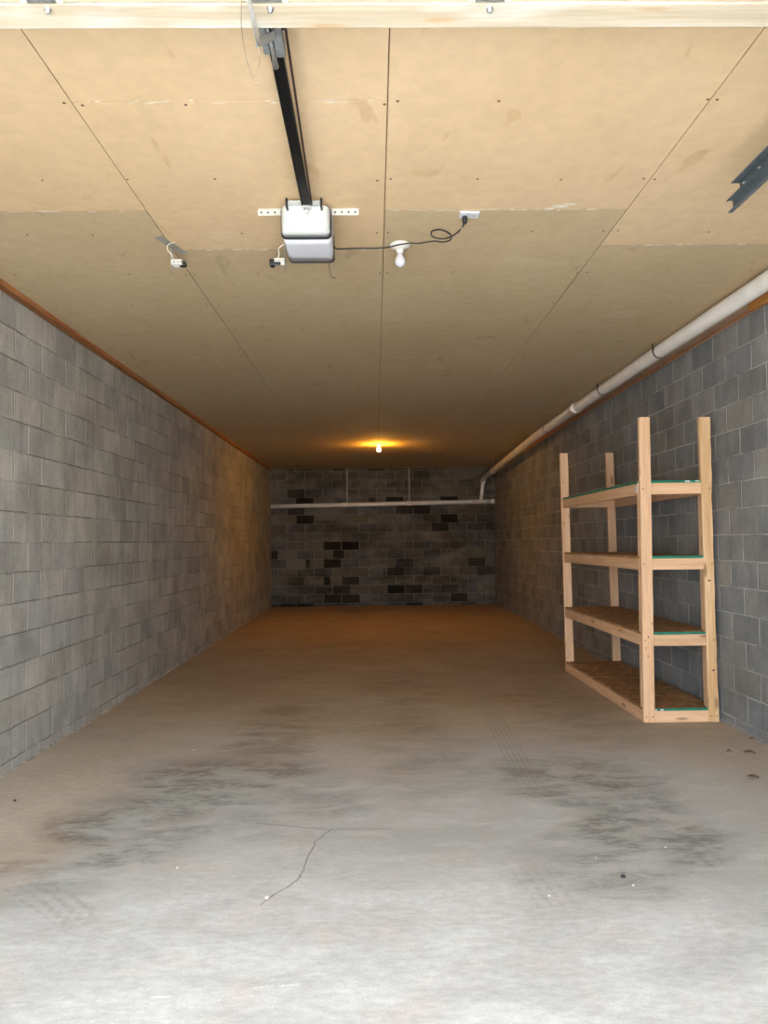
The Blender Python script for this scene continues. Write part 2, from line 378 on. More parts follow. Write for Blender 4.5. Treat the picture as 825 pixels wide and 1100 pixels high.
# ------------------------------------------------------------------ the setting
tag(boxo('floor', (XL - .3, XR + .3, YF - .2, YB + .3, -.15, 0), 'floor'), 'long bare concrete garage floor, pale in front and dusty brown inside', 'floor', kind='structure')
tag(boxo('ground', (-30, 30, -40, YF - .2, -.20, -.02), 'apron'), 'sunlit concrete apron outside the open garage door', 'ground', kind='structure')
tag(boxo('wall_left', (XL - .25, XL, YF, YB + .25, 0, HT), 'wall_l'), 'long light grey concrete block wall on the left', 'wall', kind='structure')
tag(boxo('wall_right', (XR, XR + .25, YF, YB + .25, 0, HT), 'wall_r'), 'dark bluish grey concrete block wall behind the wooden shelving', 'wall', kind='structure')
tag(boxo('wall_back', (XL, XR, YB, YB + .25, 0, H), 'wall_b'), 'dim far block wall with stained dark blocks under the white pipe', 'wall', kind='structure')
bm = bmesh.new()
add_box(bm, XL - .25, -2.2, YF - .2, YF, -.02, 3.3); add_box(bm, 1.62, XR + .25, YF - .2, YF, -.02, 3.3); add_box(bm, -2.2, 1.62, YF - .2, YF, 2.55, 3.3)
tag(obj('wall_front', bm, 'wall_l'), 'front block wall around the open door behind the camera', 'wall', kind='structure')

# ceiling: gypsum sheets with real gaps under a dark backing
bm = bmesh.new()
add_box(bm, XL - .25, XR + .25, YF - .2, YB + .25, H + .014, H + .10, 3)
G = .0022
seams = [-1.128, .064, 1.293]
strips = [(XL - .2, -1.128, [-.8, .09, 3.75, 7.12, 10.75, 14.35, YB + .2]), (-1.128, .064, [-.8, 2.81, 4.26, 7.65, 10.5, 13.98, YB + .2]),
          (.064, 1.293, [-.8, .1, 3.76, 7.20, 10.75, 14.07, YB + .2]), (1.293, XR + .2, [-.8, .57, 4.23, 7.66, 11.3, 14.9, YB + .2])]
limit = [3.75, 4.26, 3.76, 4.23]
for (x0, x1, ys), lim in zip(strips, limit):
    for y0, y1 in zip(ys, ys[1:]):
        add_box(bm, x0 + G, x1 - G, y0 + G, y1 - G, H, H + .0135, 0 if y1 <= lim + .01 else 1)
def screw(x, y, r=.0065):
    v = [bm.verts.new((x + r * math.cos(a * PI / 3), y + r * math.sin(a * PI / 3), H - .0012)) for a in range(6)]
    w = [bm.verts.new((x + r * math.cos(a * PI / 3), y + r * math.sin(a * PI / 3), H + .003)) for a in range(6)]
    bm.faces.new(v).material_index = 2
    for a in range(6): bm.faces.new((v[a], v[(a + 1) % 6], w[(a + 1) % 6], w[a])).material_index = 2
rs = random.Random(3)
for j in range(24):
    yj = 2.21 + .61 * j
    if yj > 16.8: break
    for x0, x1, ys in strips:
        n = 3 if yj > 5 else 4
        for k in range(n):
            if rs.random() < (.15 if yj < 5 else .55): continue
            screw(x0 + .03 + (x1 - x0 - .06) * k / (n - 1) + rs.uniform(-.02, .02) if x0 > XL - .1 else -2.2 + (x1 - .03 + 2.2) * k / (n - 1), yj + rs.uniform(-.015, .015))
# streaks of joint compound along seams
def mud(x0, x1, y0, y1, n):
    for i in range(n):
        x = rs.uniform(x0, x1); y = rs.uniform(y0, y1); a, b = rs.uniform(.01, .05), rs.uniform(.002, .006)
        k = 7; v = [bm.verts.new((x + a * math.cos(2 * PI * i_ / k) * rs.uniform(.6, 1), y + b * math.sin(2 * PI * i_ / k) * rs.uniform(.6, 1.2), H - .0009)) for i_ in range(k)]
        bm.faces.new(v).material_index = 4
mud(-1.1, .05, 4.252, 4.268, 26); mud(.1, 1.25, 3.752, 3.768, 26); mud(1.33, 2.2, 4.222, 4.238, 16); mud(-2.2, -1.15, 3.744, 3.756, 8)
mud(.1, 1.25, 7.19, 7.21, 16); mud(1.33, 2.2, 7.65, 7.67, 10); mud(-1.1, .05, 2.80, 2.82, 20); mud(-2.2, -1.15, 7.11, 7.13, 16); mud(-1.1, .04, 7.64, 7.66, 10)
for p_ in ((.94, 3.72, .05, .02), (.985, 3.70, .035, .014), (.90, 3.75, .03, .012)):
    v = [bm.verts.new((p_[0] + p_[2] * math.cos(a * PI / 4) * rs.uniform(.7, 1.1), p_[1] + p_[3] * math.sin(a * PI / 4) * rs.uniform(.7, 1.2), H - .0011)) for a in range(8)]
    bm.faces.new(v).material_index = 4
tag(obj('ceiling', bm, ['board_front', 'board_rear', 'screw', 'gap', 'mud']), 'tan gypsum board ceiling in long sheets with visible seams', 'ceiling', kind='structure')

# wall plates between block and ceiling
def wavy(name, x0, x1, z0, z1, m, label, y0=YF, y1=YB, amp=.004):
    bm = bmesh.new(); n = 60; rr = random.Random(hash(label) % 97 if False else len(label)); R_ = []
    for i in range(n + 1):
        y = y0 + (y1 - y0) * i / n; a = rr.uniform(-amp, amp); b = rr.uniform(-amp, amp) * .6
        R_.append([bm.verts.new(p) for p in ((x0, y, z0 + b), (x1, y, z0 + b), (x1, y, z1), (x0, y, z1))])
        for v in (R_[-1][1:3] if x0 < 0 else (R_[-1][0], R_[-1][3])): v.co.x += a
    for p, q in zip(R_, R_[1:]):
        for k in range(4): bm.faces.new((p[k], p[(k + 1) % 4], q[(k + 1) % 4], q[k]))
    bm.faces.new(R_[0]); bm.faces.new(R_[-1][::-1])
    return tag(obj(name, bm, m), label, 'trim', kind='structure')
wavy('trim_1', XL - .2, XL + .016, 3.072, H, 'plate_red', 'reddish brown wood strip under the ceiling on the left wall')
wavy('trim_2', XL - .2, XL + .006, HT, 3.072, 'plate_brown', 'dark wood plate lying on the left block wall')
wavy('trim_3', XR - .020, XR + .2, 3.072, H, 'plate_pale', 'pale wood strip under the ceiling on the right wall', amp=.002)
wavy('trim_4', XR - .010, XR + .2, 3.056, 3.072, 'plate_red', 'thin reddish wood strip above the right block wall', amp=.003)
wavy('trim_5', XR - .004, XR + .2, HT, 3.056, 'plate_pale', 'pale plate lying on the right block wall', amp=.002)
tag(boxo('trim_6', (XR - .040, XR + .1, 4.3, 5.32, 3.045, H - .001), 'orange_wood', bevel=.004), 'orange wood block at the near top of the right wall', 'trim', kind='structure')
# mortar fillets at the foot of the walls
def fillet(name, x, s, label, m, w=.022, h=.014):
    bm = bmesh.new(); n = 90; R_ = []; rr = random.Random(len(label))
    for i in range(n + 1):
        y = YF + .1 + (YB - YF - .1) * i / n
        R_.append([bm.verts.new(p) for p in ((x - s * .05, y, -.01), (x + s * (w + rr.uniform(-.012, .012)), y, -.002), (x + s * .002, y, h + rr.uniform(-.007, .007)), (x - s * .05, y, h))])
    for p, q in zip(R_, R_[1:]):
        for k in range(4): bm.faces.new((p[k], p[(k + 1) % 4], q[(k + 1) % 4], q[k]))
    return tag(obj(name, bm, m), label, 'trim', kind='structure')
M['mortar'] = simple('mortar_fillet', (.37, .35, .31), .9, nscale=20, var=.25)
M['mortar_r'] = simple('mortar_fillet_grey', (.27, .27, .27), .9, nscale=20, var=.25)
fillet('baseboard_left', XL, 1, 'rough pale mortar fillet along the foot of the left wall', 'mortar')
fillet('baseboard_right', XR, -1, 'grey mortar fillet along the foot of the right wall', 'mortar_r', .02, .015)

# ------------------------------------------------------------------ raised garage door
DX0, DX1, DZ = -2.15, 1.50, 2.87
door = boxo('door_1', (DX0, DX1, -.50, 1.972, DZ + .004, DZ + .035), 'door_panel'); tag(door, 'raised wooden garage door hanging flat under the ceiling', 'garage door', kind='structure')
boxo('door_rail', (DX0, DX1, 1.977, 2.072, DZ, DZ + .038), 'door_wood', door, .003)
for bx, w in ((-.868, .075), (-.272, .075), (.320, .075)):
    bm = bmesh.new(); add_box(bm, bx - w / 2, bx + w / 2, 1.80, 1.968, DZ - .002, DZ + .003)
    hb = obj('hinge_plate', bm, 'galv', door, .001)
    bm = bmesh.new(); add_box(bm, bx - w / 2 - .018, bx - w / 2 - .002, 1.90, 1.966, DZ - .003, DZ + .003); add_box(bm, bx + w / 2 + .002, bx + w / 2 + .018, 1.90, 1.966, DZ - .003, DZ + .003)
    obj('hinge_ear', bm, 'tag', hb)
    bm = bmesh.new(); bb = bx + .004
    add_lathe(bm, bb, 1.992, [(.010, DZ + .001), (.010, DZ - .002), (.0068, DZ - .003), (.0068, DZ - .010), (.0045, DZ - .011), (.0045, DZ - .014)], 10)
    obj('bolt', bm, 'galv', hb)

# ------------------------------------------------------------------ opener
op = thing('garage_door_opener', 'white garage door opener with black rail hung under the front ceiling', 'garage door opener', (-.33, 3.85, 2.94))
# housing: rounded box with tapered sides
OX, OY0, OY1, OZ0, OZ1 = -.326, 3.735, 4.05, 2.94, 3.078
def housing_section(bm, y, hw, z0, z1, r, n=6):
    vs = []
    cs = [(hw - r, z0 + r, -PI / 2), (hw - r * .5, z1 - r * .5, 0), (-(hw - r * .5), z1 - r * .5, PI / 2), (-(hw - r), z0 + r, PI)]
    for i, (cx, cz, a0) in enumerate(cs):
        rr = r if i in (0, 3) else r * .5
        for k in range(n + 1):
            a = a0 + PI / 2 * k / n; vs.append(bm.verts.new((OX + cx + rr * math.cos(a), y, cz + rr * math.sin(a))))
    return vs
def loft(bm, secs, cap=True):
    for a, b in zip(secs, secs[1:]):
        for k in range(len(a)):
            f = bm.faces.new((a[k], a[(k + 1) % len(a)], b[(k + 1) % len(a)], b[k])); f.smooth = True
    if cap: bm.faces.new(secs[0]); bm.faces.new(secs[-1][::-1])
bm = bmesh.new(); loft(bm, [housing_section(bm, y, hw, z0, OZ1, .022) for y, hw, z0 in ((3.735, .120, 2.943), (3.80, .121, 2.940), (3.95, .121, 2.940), (4.03, .119, 2.941))])
obj('housing', bm, 'plastic_white', op)
bm = bmesh.new(); loft(bm, [housing_section(bm, y, hw, z0, z1, r) for y, hw, z0, z1, r in ((3.644, .096, 2.968, 3.070, .020), (3.650, .108, 2.958, 3.078, .024), (3.675, .118, 2.948, 3.083, .025), (3.71, .121, 2.944, 3.085, .024))])
obj('light_lens', bm, 'lens', op)
bm = bmesh.new(); loft(bm, [housing_section(bm, y, .1255, 2.9375, 3.088, .026) for y in (3.708, 3.722)]); obj('trim_band', bm, 'black_plastic', op)
bm = bmesh.new(); loft(bm, [housing_section(bm, y, .1225, 2.9375, 3.086, .024) for y in (4.03, 4.042)]); obj('trim_band', bm, 'black_plastic', op)
bm = bmesh.new(); loft(bm, [housing_section(bm, y, hw, z0, z1, .02) for y, hw, z0, z1 in ((4.042, .118, 2.943, 3.082), (4.06, .10, 2.955, 3.075))]); obj('rear_lens', bm, 'lens', op)
boxo('mounting_plate', (OX - .083, OX + .083, 3.60, 3.73, 3.076, 3.080), 'galv_pale', op)
for sx in (-.084, .082):
    bm = bmesh.new(); add_tube(bm, [(OX + sx, 3.60, 3.055), (OX + sx, 3.60, 3.09)], .0055, 8); add_tube(bm, [(OX + sx, 3.60, 3.055), (OX + sx, 3.64, 3.052)], .0055, 8)
    obj('mounting_hook', bm, 'black_plastic', op)
# perforated ceiling strap
bm = bmesh.new(); add_box(bm, -.569, -.066, 3.735, 3.738, 3.066, 3.0995); add_box(bm, -.569, -.066, 3.738, 3.766, 3.0965, 3.0995)
for k in range(15):
    cx = -.552 + k * .0335
    v = [bm.verts.new((cx + .0055 * math.cos(a * PI / 4), 3.7345, 3.081 + .0055 * math.sin(a * PI / 4))) for a in range(8)]
    bm.faces.new(v).material_index = 1
obj('ceiling_strap', bm, ['galv_pale', 'hole'], op)
bm = bmesh.new(); add_box(bm, OX + .124, OX + .127, 3.78, 3.81, 3.02, 3.09); 
for k in range(4):
    add_box(bm, OX + .1271, OX + .1275, 3.79, 3.80, 3.03 + .014 * k, 3.037 + .014 * k, 1)
obj('side_bracket', bm, ['galv_pale', 'hole'], op)
# rail with open channel, belt beside it
RXc = -.306
bm = bmesh.new()
secp = [(-.021, 0), (-.014, 0), (-.014, .006), (.014, .006), (.014, 0), (.021, 0), (.021, .030), (-.021, .030)]
ra = [bm.verts.new((-.277 + x, YF + .02, 2.934 + z)) for x, z in secp]; rb = [bm.verts.new((-.318 + x, 3.62, 3.0555 + z)) for x, z in secp]
for k in range(8): bm.faces.new((ra[k], ra[(k + 1) % 8], rb[(k + 1) % 8], rb[k]))
bm.faces.new(ra); bm.faces.new(rb[::-1])
rail = obj('rail', bm, 'black_steel', op, .0012)
bm = bmesh.new(); add_box(bm, -.204, -.197, YF + .02, 3.60, 2.934, 2.946)
for v in bm.verts:
    if v.co.y > 3: v.co.x -= .089; v.co.z += .121
obj('belt', bm, 'belt', op)
bm = bmesh.new(); add_lathe(bm, -.316, 3.628, [(.012, 3.030), (.012, 3.042), (.008, 3.044), (.008, 3.056)], 12); add_box(bm, -.336, -.296, 3.60, 3.65, 3.052, 3.057)
obj('sprocket_cap', bm, 'galv_pale', op)
# trolley
bm = bmesh.new()
add_box(bm, -.3395, -.319, 2.02, 2.375, 2.992, 3.034); add_box(bm, -.301, -.272, 2.02, 2.385, 2.990, 3.034)
add_box(bm, -.321, -.299, 2.02, 2.25, 3.000, 3.008)
tr = obj('trolley', bm, 'grey_steel', op, .003)
bm = bmesh.new(); add_tube(bm, [(-.311, 2.22, 2.990), (-.309, 2.37, 2.990), (-.310, 2.435, 2.992)], [.005, .007, .010], 10)
obj('release_latch', bm, 'galv', tr)
bm = bmesh.new(); add_tube(bm, [(-.272, 2.27, 3.012), (-.262, 2.27, 3.012)], .009, 10); obj('bolt', bm, 'black_steel', tr)
bm = bmesh.new(); add_tube(bm, [(-.306, 1.82, 2.822), (-.310, 1.908, 2.832), (-.317, 2.030, 2.850), (-.325, 2.160, 2.884)], .0062, 8)
obj('lift_arm', bm, 'galv_pale', tr)
bm = bmesh.new()
bar(bm, (-.330, 2.150, 2.882), (-.290, 2.235, 2.962), (.3, 1, .1), .024, .004); bar(bm, (-.292, 2.228, 2.955), (-.288, 2.262, 3.0), (.2, 1, -.5), .024, .005)
obj('arm_bracket', bm, 'grey_steel', tr)
bm = bmesh.new()
add_tube(bm, bezier([(-.320, 1.80, 2.835), (-.331, 1.906, 2.830), (-.354, 2.041, 2.850), (-.360, 2.146, 2.840), (-.353, 2.201, 2.820), (-.344, 2.215, 2.820), (-.332, 2.206, 2.840), (-.324, 2.176, 2.860), (-.326, 2.162, 2.880)], 6), .0012, 6)
add_tube(bm, bezier([(-.357, 2.180, 2.828), (-.349, 2.215, 2.806), (-.340, 2.222, 2.800), (-.333, 2.216, 2.803)], 5), .0014, 6)
obj('release_cord', bm, 'wire_tan', tr)
# antenna wires and black clips on the housing
bm = bmesh.new(); add_tube(bm, bezier([(-.235, 4.04, 2.952), (-.235, 4.06, 2.93), (-.232, 4.10, 2.905), (-.222, 4.14, 2.895), (-.205, 4.15, 2.893)], 6), .0016, 6); obj('antenna_wire', bm, 'cable', op)
bm = bmesh.new(); add_tube(bm, [(-.205, 4.03, 2.95), (-.205, 3.98, 3.01)], .0035, 6); obj('cord_clip', bm, 'black_plastic', op)

# power cable from opener to ceiling outlet
cab_pts = [(-.2035, 3.99, 3.010), (-.195, 4.03, 3.012), (-.15, 4.06, 3.022), (-.075, 4.06, 3.024), (.061, 4.07, 3.030), (.150, 4.03, 3.032), (.205, 4.045, 3.045), (.250, 4.05, 3.046), (.300, 4.035, 3.048)]
loop = [(.335, 4.03, 3.050), (.385, 4.03, 3.045), (.420, 3.985, 3.04), (.41, 3.925, 3.045), (.36, 3.895, 3.055), (.315, 3.925, 3.06), (.325, 3.985, 3.055), (.375, 4.00, 3.05), (.420, 3.96, 3.045), (.452, 3.89, 3.045), (.468, 3.845, 3.052), (.474, 3.808, 3.056)]
bm = bmesh.new(); add_tube(bm, bezier(cab_pts + loop, 8), .0042, 8)
cab = tag(obj('power_cord', bm, 'cable'), 'black power cord looping under the ceiling from opener to outlet', 'cord')
bm = bmesh.new(); add_lathe(bm, .473, 3.802, [(.009, 3.048), (.013, 3.056), (.013, 3.080), (.009, 3.086)], 12); obj('plug', bm, 'black_plastic', cab)
bm = bmesh.new(); add_tube(bm, [(.461, 3.868, 3.0485), (.467, 3.848, 3.0515)], .0052, 8); obj('cord_tag', bm, 'strap_grey', cab)
out = tag(boxo('ceiling_outlet', (.447, .547, 3.768, 3.838, 3.089, H - .0005), 'plastic_white', bevel=.004), 'white duplex outlet on the ceiling right of the bare bulb', 'outlet')
for cx in (.473, .522):
    bm = bmesh.new(); add_lathe(bm, cx, 3.802, [(.015, 3.0895), (.015, 3.0870)], 16); fo = obj('socket_face', bm, 'lens', out)
    bm = bmesh.new(); add_box(bm, cx - .006, cx - .004, 3.797, 3.807, 3.0863, 3.0872); add_box(bm, cx + .004, cx + .006, 3.797, 3.807, 3.0863, 3.0872); obj('slot', bm, 'hole', fo)

# bare bulb lampholders
def lamp(x, y, label, lit):
    t_ = thing('ceiling_light', label, 'light', (x, y, H - .001))
    bm = bmesh.new(); add_lathe(bm, x, y, [(.057, H - .0005), (.058, H - .010), (.050, H - .020), (.030, H - .026), (.024, H - .030)], 32); obj('lampholder_base', bm, 'porcelain', t_)
    bm = bmesh.new(); add_lathe(bm, x, y, [(.023, H - .028), (.020, H - .040), (.0185, H - .050), (.0175, H - .051)], 24); obj('socket', bm, 'porcelain', t_)
    bm = bmesh.new(); z = H - .048
    add_lathe(bm, x, y, [(.0135, z), (.0145, z - .012), (.021, z - .026), (.0275, z - .040), (.0295, z - .052), (.0275, z - .064), (.0205, z - .074), (.011, z - .080), (.001, z - .082)], 24)
    obj('bulb', bm, 'lit' if lit else 'bulb_glass', t_)
lamp(.156, 4.195, 'unlit white bulb in porcelain lampholder beside the opener', False)
lamp(.079, 12.89, 'glowing orange bare bulb near the far end of ceiling', True)

# safety sensors hung on ceiling straps
def sensor(name_label, ox, oy, kind):
    s_ = thing('safety_sensor', name_label, 'sensor', (ox, oy, H), 'photo eye sensors parked under the ceiling')
    bm = bmesh.new()
    if kind == 0:   # left one
        bar(bm, (ox - .062, oy - .13, H - .004), (ox + .02, oy + .10, H - .004), (1, -.3, 0), .045, .003)
        bar(bm, (ox - .030, oy + .02, H - .003), (ox - .030, oy + .05, 2.975), (0, 1, 0), .035, .003)
        bar(bm, (ox - .032, oy + .04, 3.03), (ox - .058, oy + .14, 2.99), (0, .3, 1), .018, .003)
        obj('hanging_bracket', bm, 'strap_grey', s_)
        bm = bmesh.new(); add_box(bm, ox - .028, ox + .032, oy - .004, oy + .002, 2.992, 3.022); add_box(bm, ox - .018, ox + .018, oy + .002, oy + .030, 2.984, 2.990)
        for k in range(3): add_box(bm, ox - .012 + .018 * k, ox - .007 + .018 * k, oy - .0046, oy - .004, 3.005, 3.012, 1)
        obj('sensor_plate', bm, ['galv_pale', 'hole'], s_)
        bm = bmesh.new(); add_box(bm, ox - .002, ox + .052, oy + .003, oy + .045, 2.989, 3.018); obj('sensor_body', bm, 'black_plastic', s_, .009, )
        bm = bmesh.new(); add_tube(bm, bezier([(ox - .01, oy + .005, 3.02), (ox - .02, oy - .02, 3.045), (ox - .038, oy - .03, 3.06), (ox - .035, oy - .05, 3.08), (ox - .01, oy - .06, 3.092), (ox + .01, oy - .05, 3.098)], 6), .0025, 6); obj('sensor_wire', bm, 'copper', s_)
    else:
        bar(bm, (ox + .044, oy + .0, H - .003), (ox + .044, oy + .0, 2.975), (0, 1, 0), .032, .003)
        bar(bm, (ox + .044, oy + .01, 3.0), (ox + .038, oy + .13, 2.985), (0, .3, 1), .016, .003)
        obj('hanging_bracket', bm, 'strap_grey', s_)
        bm = bmesh.new(); add_box(bm, ox - .018, ox + .042, oy - .004, oy + .0, 2.982, 3.022)
        for k in range(2): add_box(bm, ox - .010 + .020 * k, ox - .005 + .020 * k, oy - .0046, oy - .004, 3.006, 3.012, 1)
        obj('sensor_plate', bm, ['galv_pale', 'hole'], s_)
        bm = bmesh.new(); add_box(bm, ox - .042, ox - .014, oy - .010, oy + .035, 2.980, 3.018); add_box(bm, ox - .030, ox + .022, oy - .014, oy - .0045, 2.980, 2.998); obj('sensor_body', bm, 'black_plastic', s_, .005)
        bm = bmesh.new(); add_tube(bm, bezier([(ox + .006, oy - .003, 3.02), (ox + .014, oy - .01, 3.045), (ox + .012, oy - .03, 3.06), (ox + .025, oy - .035, 3.075), (ox + .05, oy - .03, 3.09)], 6), .0025, 6); obj('sensor_wire', bm, 'copper', s_)
sensor('black and silver door sensor hanging alone at left ceiling seam', -1.098, 4.20, 0)
sensor('door sensor hanging just left of the white opener housing', -.533, 4.19, 1)

# ------------------------------------------------------------------ horizontal door track, upper right
tk = thing('door_track', 'dark steel overhead door track ending at the upper right', 'track', (1.56, 2, 2.86))
def extr(bm, poly, th, y0, y1, taper=(0, 0)):
    """open section polyline extruded along y with thickness th"""
    for (xa, za), (xb, zb) in zip(poly, poly[1:]):
        d = Vector((xb - xa, 0, zb - za)).normalized(); n = Vector((-d.z, 0, d.x)) * th / 2; e = d * th / 2
        vs = [bm.verts.new(Vector((x, y, z)) + s1 * n + s2 * e) for y in (y0, y1) for x, z, s2 in ((xa, za, -1), (xb, zb, 1)) for s1 in (-1, 1)]
        for f in ((0, 1, 3, 2), (4, 6, 7, 5), (0, 4, 5, 1), (2, 3, 7, 6), (0, 2, 6, 4), (1, 5, 7, 3)): bm.faces.new([vs[i] for i in f])
bm = bmesh.new(); extr(bm, [(1.570, 2.866), (1.566, 2.860), (1.582, 2.860), (1.588, 2.866), (1.588, 2.908), (1.584, 2.913), (1.561, 2.913), (1.561, 2.908)], .003, -.3, 3.26); obj('curved_track', bm, 'track', tk)
bm = bmesh.new(); extr(bm, [(1.553, 2.963), (1.5915, 2.963), (1.5915, 2.915)], .003, -.3, 3.20); obj('support_angle', bm, 'track', tk)
bm = bmesh.new()
add_box(bm, 1.5935, 1.5965, 2.30, 2.335, 2.90, H - .001); obj('hanger', bm, 'galv', tk)
bm = bmesh.new(); add_box(bm, 1.5935, 1.5965, .6, .635, 2.90, H - .001); obj('hanger', bm, 'galv', tk)
for by in (3.15, 3.02):
    bm = bmesh.new(); add_tube(bm, [(1.578, by, 2.940), (1.589, by, 2.940)], .005, 10); obj('bolt', bm, 'galv_pale', tk)

# ------------------------------------------------------------------ drain pipes
pp = thing('drain_pipe', 'long white drain pipe along the right wall top and across the back wall', 'pipe', (2.45, 8, 3.0))
path = [(2.45, -.4, 3.022), (2.45, 2.5, 3.024), (2.45, 4.613, 3.026), (2.45, 6.073, 3.034), (2.45, 7.343, 3.034), (2.45, 9.317, 3.030), (2.45, 11.454, 3.008), (2.45, 13.804, 2.935), (2.45, 15.317, 2.885), (2.45, 16.80, 2.833)]
bm = bmesh.new(); add_tube(bm, path, [.057] * 9 + [.050], 28); obj('pipe_run', bm, 'pvc', pp)
def py_z(y):
    for a, b in zip(path, path[1:]):
        if a[1] <= y <= b[1]: return a[2] + (b[2] - a[2]) * (y - a[1]) / (b[1] - a[1])
for y, w, r, m in ((9.15, .10, .064, 'pvc_band'), (15.55, .10, .062, 'pvc_band'), (2.6, .1, .064, 'pvc_band')):
    bm = bmesh.new(); add_tube(bm, [(2.45, y - w, py_z(y - w)), (2.45, y, py_z(y)), (2.45, y + w, py_z(y + w))], r, 28); obj('coupling', bm, m, pp)
for y in (6.40, 8.02, 10.66, 12.97, 3.4, 15.2):
    z = py_z(y); bm = bmesh.new()
    for k in range(24):
        a0, a1 = 2 * PI * k / 24, 2 * PI * (k + 1) / 24
        vs = [bm.verts.new((2.45 + r_ * math.cos(a), y + dy, z + r_ * math.sin(a))) for a in (a0, a1) for r_, dy in ((.0585, -.011), (.0605, -.011), (.0605, .011), (.0585, .011))]
        for i in range(4): bm.faces.new((vs[i], vs[(i + 1) % 4], vs[4 + (i + 1) % 4], vs[4 + i]))
    add_box(bm, 2.386, 2.392, y - .010, y + .010, z, H)
    obj('pipe_hanger', bm, 'dark_iron' if y < 10 else 'strap_grey', pp)
# elbow and drop
bm = bmesh.new(); add_tube(bm, bezier([(2.45, 16.70, 2.836), (2.45, 16.90, 2.826), (2.447, 16.985, 2.80), (2.442, 17.02, 2.74)], 6), .052, 24); obj('elbow', bm, 'pvc_band', pp)
bm = bmesh.new(); add_tube(bm, [(2.443, 17.02, 2.77), (2.395, 17.04, 2.335)], .043, 24); obj('pipe_drop', bm, 'pvc', pp)
bp = pp
bm = bmesh.new(); add_tube(bm, [(XL + .002, 17.045, 2.250), (.2, 17.045, 2.285), (XR - .002, 17.045, 2.318)], .047, 24); obj('pipe_run', bm, 'pvc', bp)
for x, w in ((-.68, .05), (.76, .05), (2.40, .13), (2.66, .045)):
    z = 2.285 + (x - .2) * .0135; bm = bmesh.new(); add_tube(bm, [(x - w, 17.045, z - w * .0135), (x + w, 17.045, z + w * .0135)], .053, 24); obj('coupling', bm, 'pvc_band', bp)
for x in (-.62, .78):
    z = 2.285 + (x - .2) * .0135
    bm = bmesh.new(); add_box(bm, x - .014, x + .014, 17.06, 17.064, z + .03, H); bar(bm, (x, 17.062, z + .06), (x, 17.045, z + .05), (1, 0, 0), .028, .003)
    obj('hanging_strap', bm, 'strap_grey', bp)
tag(boxo('wall_cable', (2.690, 2.712, 17.09, YB - .001, .02, 2.20), 'dark_iron'), 'thin dark conduit running down the far right corner', 'conduit')

# ------------------------------------------------------------------ shelving unit
sh = thing('shelving_unit', 'four tier pine lumber shelving unit against the right block wall', 'shelves', (2.38, 7.15, 0))
YA, YN, T, W = 8.30, 5.95, .038, .089
XI0, XI1 = 2.086, 2.672   # outer faces
tops = [.0895, .6815, 1.2775, 1.8725]
# posts
def post(x0, x1, y0, dx, z1, m='pine_Z', name='post'):
    return boxo(name, (x0, x1, y0, y0 + T, 0.0005, z1), m, sh, .0035, top=(dx, 0))
post(2.080, 2.168, YN, .018, 2.397)
# rear near post keeps a strip of wane on its wall edge
bm = bmesh.new(); rr = random.Random(5); n = 26; R_ = []
for i in range(n + 1):
    z = .0005 + 2.3925 * i / n; k = i / n; x0 = 2.590 - .013 * k; x1 = 2.676 - .010 * k
    w = rr.uniform(.0, .007) + (.006 if .1 < k < .75 else 0)
    R_.append([bm.verts.new(p) for p in ((x0, YN, z), (x1 - w, YN, z), (x1, YN + .016, z), (x1, YN + T, z), (x0, YN + T, z))])
for a, b in zip(R_, R_[1:]):
    for k in range(5):
        f = bm.faces.new((a[k], a[(k + 1) % 5], b[(k + 1) % 5], b[k])); f.material_index = 1 if k == 1 and 4 < R_.index(a) < 21 else 0
bm.faces.new(R_[0][::-1]); bm.faces.new(R_[-1])
obj('post', bm, ['pine_wane', 'bark'], sh)
post(2.066, 2.154, YA, -.022, 2.385)
post(2.580, 2.668, YA, -.030, 2.385)
